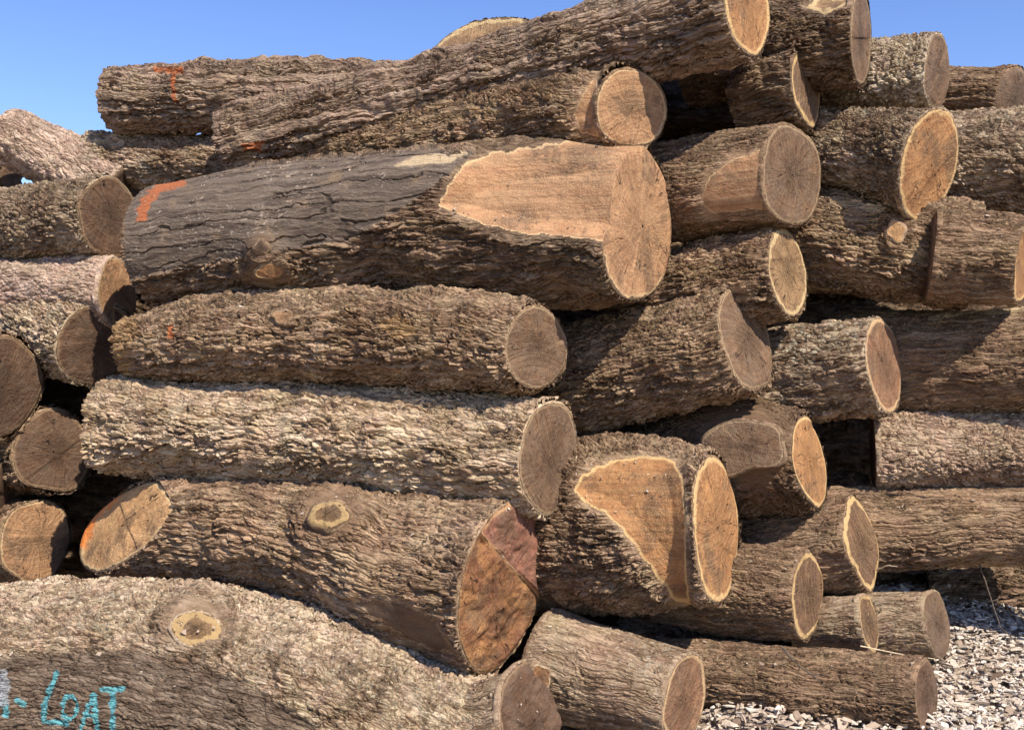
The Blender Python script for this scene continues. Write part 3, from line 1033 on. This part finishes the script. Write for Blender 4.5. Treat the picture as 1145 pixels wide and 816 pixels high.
lit['category'] = 'bark chips'

# ================================================================== TWIGS
dep = bpy.context.evaluated_depsgraph_get()


def twig(label, pts, w, col, name='twig', cat='twig', side=()):
    """a bent, tapering stick through (px, py, distance) points, with optional side shoots"""
    bm = bmesh.new()
    root = None
    for chain, ww in [(pts, w)] + [(s, w * .6) for s in side]:
        P = [Vector(at(*p)) for p in chain]
        if root is None:
            root = P[0]
        # subdivide with jitter
        Q = [P[0]]
        for a, b in zip(P[:-1], P[1:]):
            for k in range(1, 5):
                Q.append(a.lerp(b, k / 4) + Vector((random.uniform(-1, 1), random.uniform(-1, 1), random.uniform(-1, 1))) * ww * .5)
        rings = []
        for k, p in enumerate(Q):
            d = (Q[min(k + 1, len(Q) - 1)] - Q[max(k - 1, 0)]).normalized()
            u = d.orthogonal().normalized()
            v = d.cross(u)
            rr = ww * (1 - .55 * k / len(Q))
            rings.append([bm.verts.new(p - root + (u * math.cos(q) + v * math.sin(q)) * rr) for q in np.linspace(0, 6.283, 7)[:6]])
        for a, b in zip(rings[:-1], rings[1:]):
            for k in range(6):
                bm.faces.new((a[k], a[(k + 1) % 6], b[(k + 1) % 6], b[k]))
        bm.faces.new(rings[0][::-1])
        bm.faces.new(rings[-1])
    me = bpy.data.meshes.new(name)
    bm.to_mesh(me)
    bm.free()
    me.materials.append(col)
    o = link(name, me)
    o.location = root
    o['label'], o['category'] = label, cat
    return o


dark_tw = simple_mat('twig_bark', (.06, .042, .03), (.13, .09, .06), 60, .002)
pale_tw = simple_mat('dry_straw', (.55, .42, .24), (.72, .60, .40), 60, .002)
twig('thin dark twig lying across the lowest log at the right', [(873, 722, 4.66), (892, 742, 4.60), (922, 766, 4.55)], .006, dark_tw,
     side=[[(905, 752, 4.58), (920, 756, 4.56)]])
twig('small dark twig caught on the sunlit chequer-barked log', [(1026, 512, 5.58), (1050, 522, 5.56), (1058, 540, 5.58)], .006, dark_tw,
     side=[[(1036, 516, 5.57), (1050, 502, 5.55), (1054, 520, 5.55)]])
twig('short pale twig sticking out beside the lens-shaped end', [(980, 637, 5.5), (992, 632, 5.42), (1003, 633, 5.38)], .004, pale_tw)
twig('yellow straw lying along the top of the lowest log at the right', [(962, 722, 5.02), (1000, 730, 4.98), (1046, 736, 4.95)], .0035, pale_tw, 'straw', 'straw')
twig('dark bent stick leaning over the pale bark litter at the right edge', [(1095, 630, 5.65), (1108, 668, 5.6), (1118, 700, 5.55), (1145, 726, 5.45)], .0045, dark_tw,
     side=[[(1110, 672, 5.6), (1128, 664, 5.62)]])

# crumbs of bark and sawdust lying on the logs (nobody could count them)
bpy.context.view_layer.update()
dep = bpy.context.evaluated_depsgraph_get()
Vs, Fs, Rn, off = [], [], [], 0
for q in range(4200):
    px, py = r.uniform(0, 1145), r.uniform(60, 816)
    d = Vector(at(px, py, 1.0) - CAM).normalized()
    ok, loc, nor, fi, ob, mt = SC.ray_cast(dep, Vector(CAM), d)
    if not ok or nor.z < .55 or ob.name.startswith(('ground', 'bark_litter')):
        continue
    m = 6
    L = r.uniform(.006, .020) if r.random() < .85 else r.uniform(.02, .045)
    W_ = L * r.uniform(.3, .9)
    t = np.sort(r.uniform(0, 6.283, m))
    ra = r.uniform(.7, 1.1, m)
    ox, oy = np.cos(t) * ra * L * .5, np.sin(t) * ra * W_ * .5
    H = r.uniform(.002, .006)
    pts = np.vstack([np.stack([ox * .9, oy * .9, np.full(m, H)], 1), np.stack([ox, oy, np.zeros(m)], 1)])
    M = np.array(Vector(nor).to_track_quat('Z', 'Y').to_matrix() @ Matrix.Rotation(r.uniform(0, 6.28), 3, 'Z') @ Matrix.Rotation(r.normal(0, .35), 3, 'X'))
    pts = pts @ M.T + np.array(loc) + np.array(nor) * r.uniform(.004, .016)
    Vs.append(pts)
    tri = [(0, k, k + 1) for k in range(1, m - 1)] + [(m, m + k + 1, m + k) for k in range(1, m - 1)]
    for k in range(m):
        k2 = (k + 1) % m
        tri += [(k, m + k, m + k2), (k, m + k2, k2)]
    Fs.append(np.array(tri) + off)
    Rn.append(np.full(2 * m, np.clip(r.normal(.22, .2), 0, 1)))
    off += 2 * m
me = mesh_np('bark_crumbs', np.vstack(Vs), np.vstack(Fs), (T.m,), smooth=False)
set_attr(me, 'rnd', 'FLOAT', np.concatenate(Rn))
crumb = link('bark_crumbs', me)
crumb['kind'] = 'stuff'
crumb['label'] = 'crumbs of bark and sawdust lying on top of the stacked logs'
crumb['category'] = 'bark crumbs'

# ================================================================== LIGHT, SKY, CAMERA
W = bpy.data.worlds.new('World')
SC.world = W
W.use_nodes = True
nt = W.node_tree
nt.nodes.clear()
sky = nt.nodes.new('ShaderNodeTexSky')
sky.sky_type = 'NISHITA'
sky.sun_disc = False
sky.sun_elevation = math.asin(SUN[2])
sky.sun_rotation = math.atan2(SUN[0], SUN[1])
sky.air_density = 1.0
sky.dust_density = 0.2
sky.ozone_density = 3.0
sky.altitude = 300
bg = nt.nodes.new('ShaderNodeBackground')
bg.inputs['Strength'].default_value = .13
wo = nt.nodes.new('ShaderNodeOutputWorld')
hs = nt.nodes.new('ShaderNodeHueSaturation')
hs.inputs['Saturation'].default_value = 1.15
hs.inputs['Hue'].default_value = .515
nt.links.new(sky.outputs[0], hs.inputs['Color'])
nt.links.new(hs.outputs[0], bg.inputs[0])
nt.links.new(bg.outputs[0], wo.inputs[0])

sl = bpy.data.lights.new('sun', 'SUN')
sl.energy = 5.0
sl.angle = math.radians(.5)
sl.color = (1, .92, .79)
so = bpy.data.objects.new('sun', sl)
COL.objects.link(so)
so.rotation_euler = Vector(-SUN).to_track_quat('-Z', 'Y').to_euler()
so.location = (4, -6, 9)

cd = bpy.data.cameras.new('camera')
co_ = bpy.data.objects.new('camera', cd)
COL.objects.link(co_)
co_.location = CAM
co_.rotation_euler = (math.pi / 2, 0, 0)
cd.sensor_width = 36
cd.lens = 36 * F / 1145
cd.clip_start = .05
cd.clip_end = 3000
SC.camera = co_
vs = SC.view_settings
vs.view_transform = 'Standard'
vs.look = 'None'
vs.exposure = 0.68
vs.gamma = 1.0

SC.cycles.max_bounces = 5
SC.cycles.diffuse_bounces = 3
SC.cycles.glossy_bounces = 1
SC.cycles.transmission_bounces = 0
SC.cycles.caustics_reflective = False
SC.cycles.use_adaptive_sampling = True
SC.cycles.adaptive_threshold = .03
SC.cycles.use_denoising = True
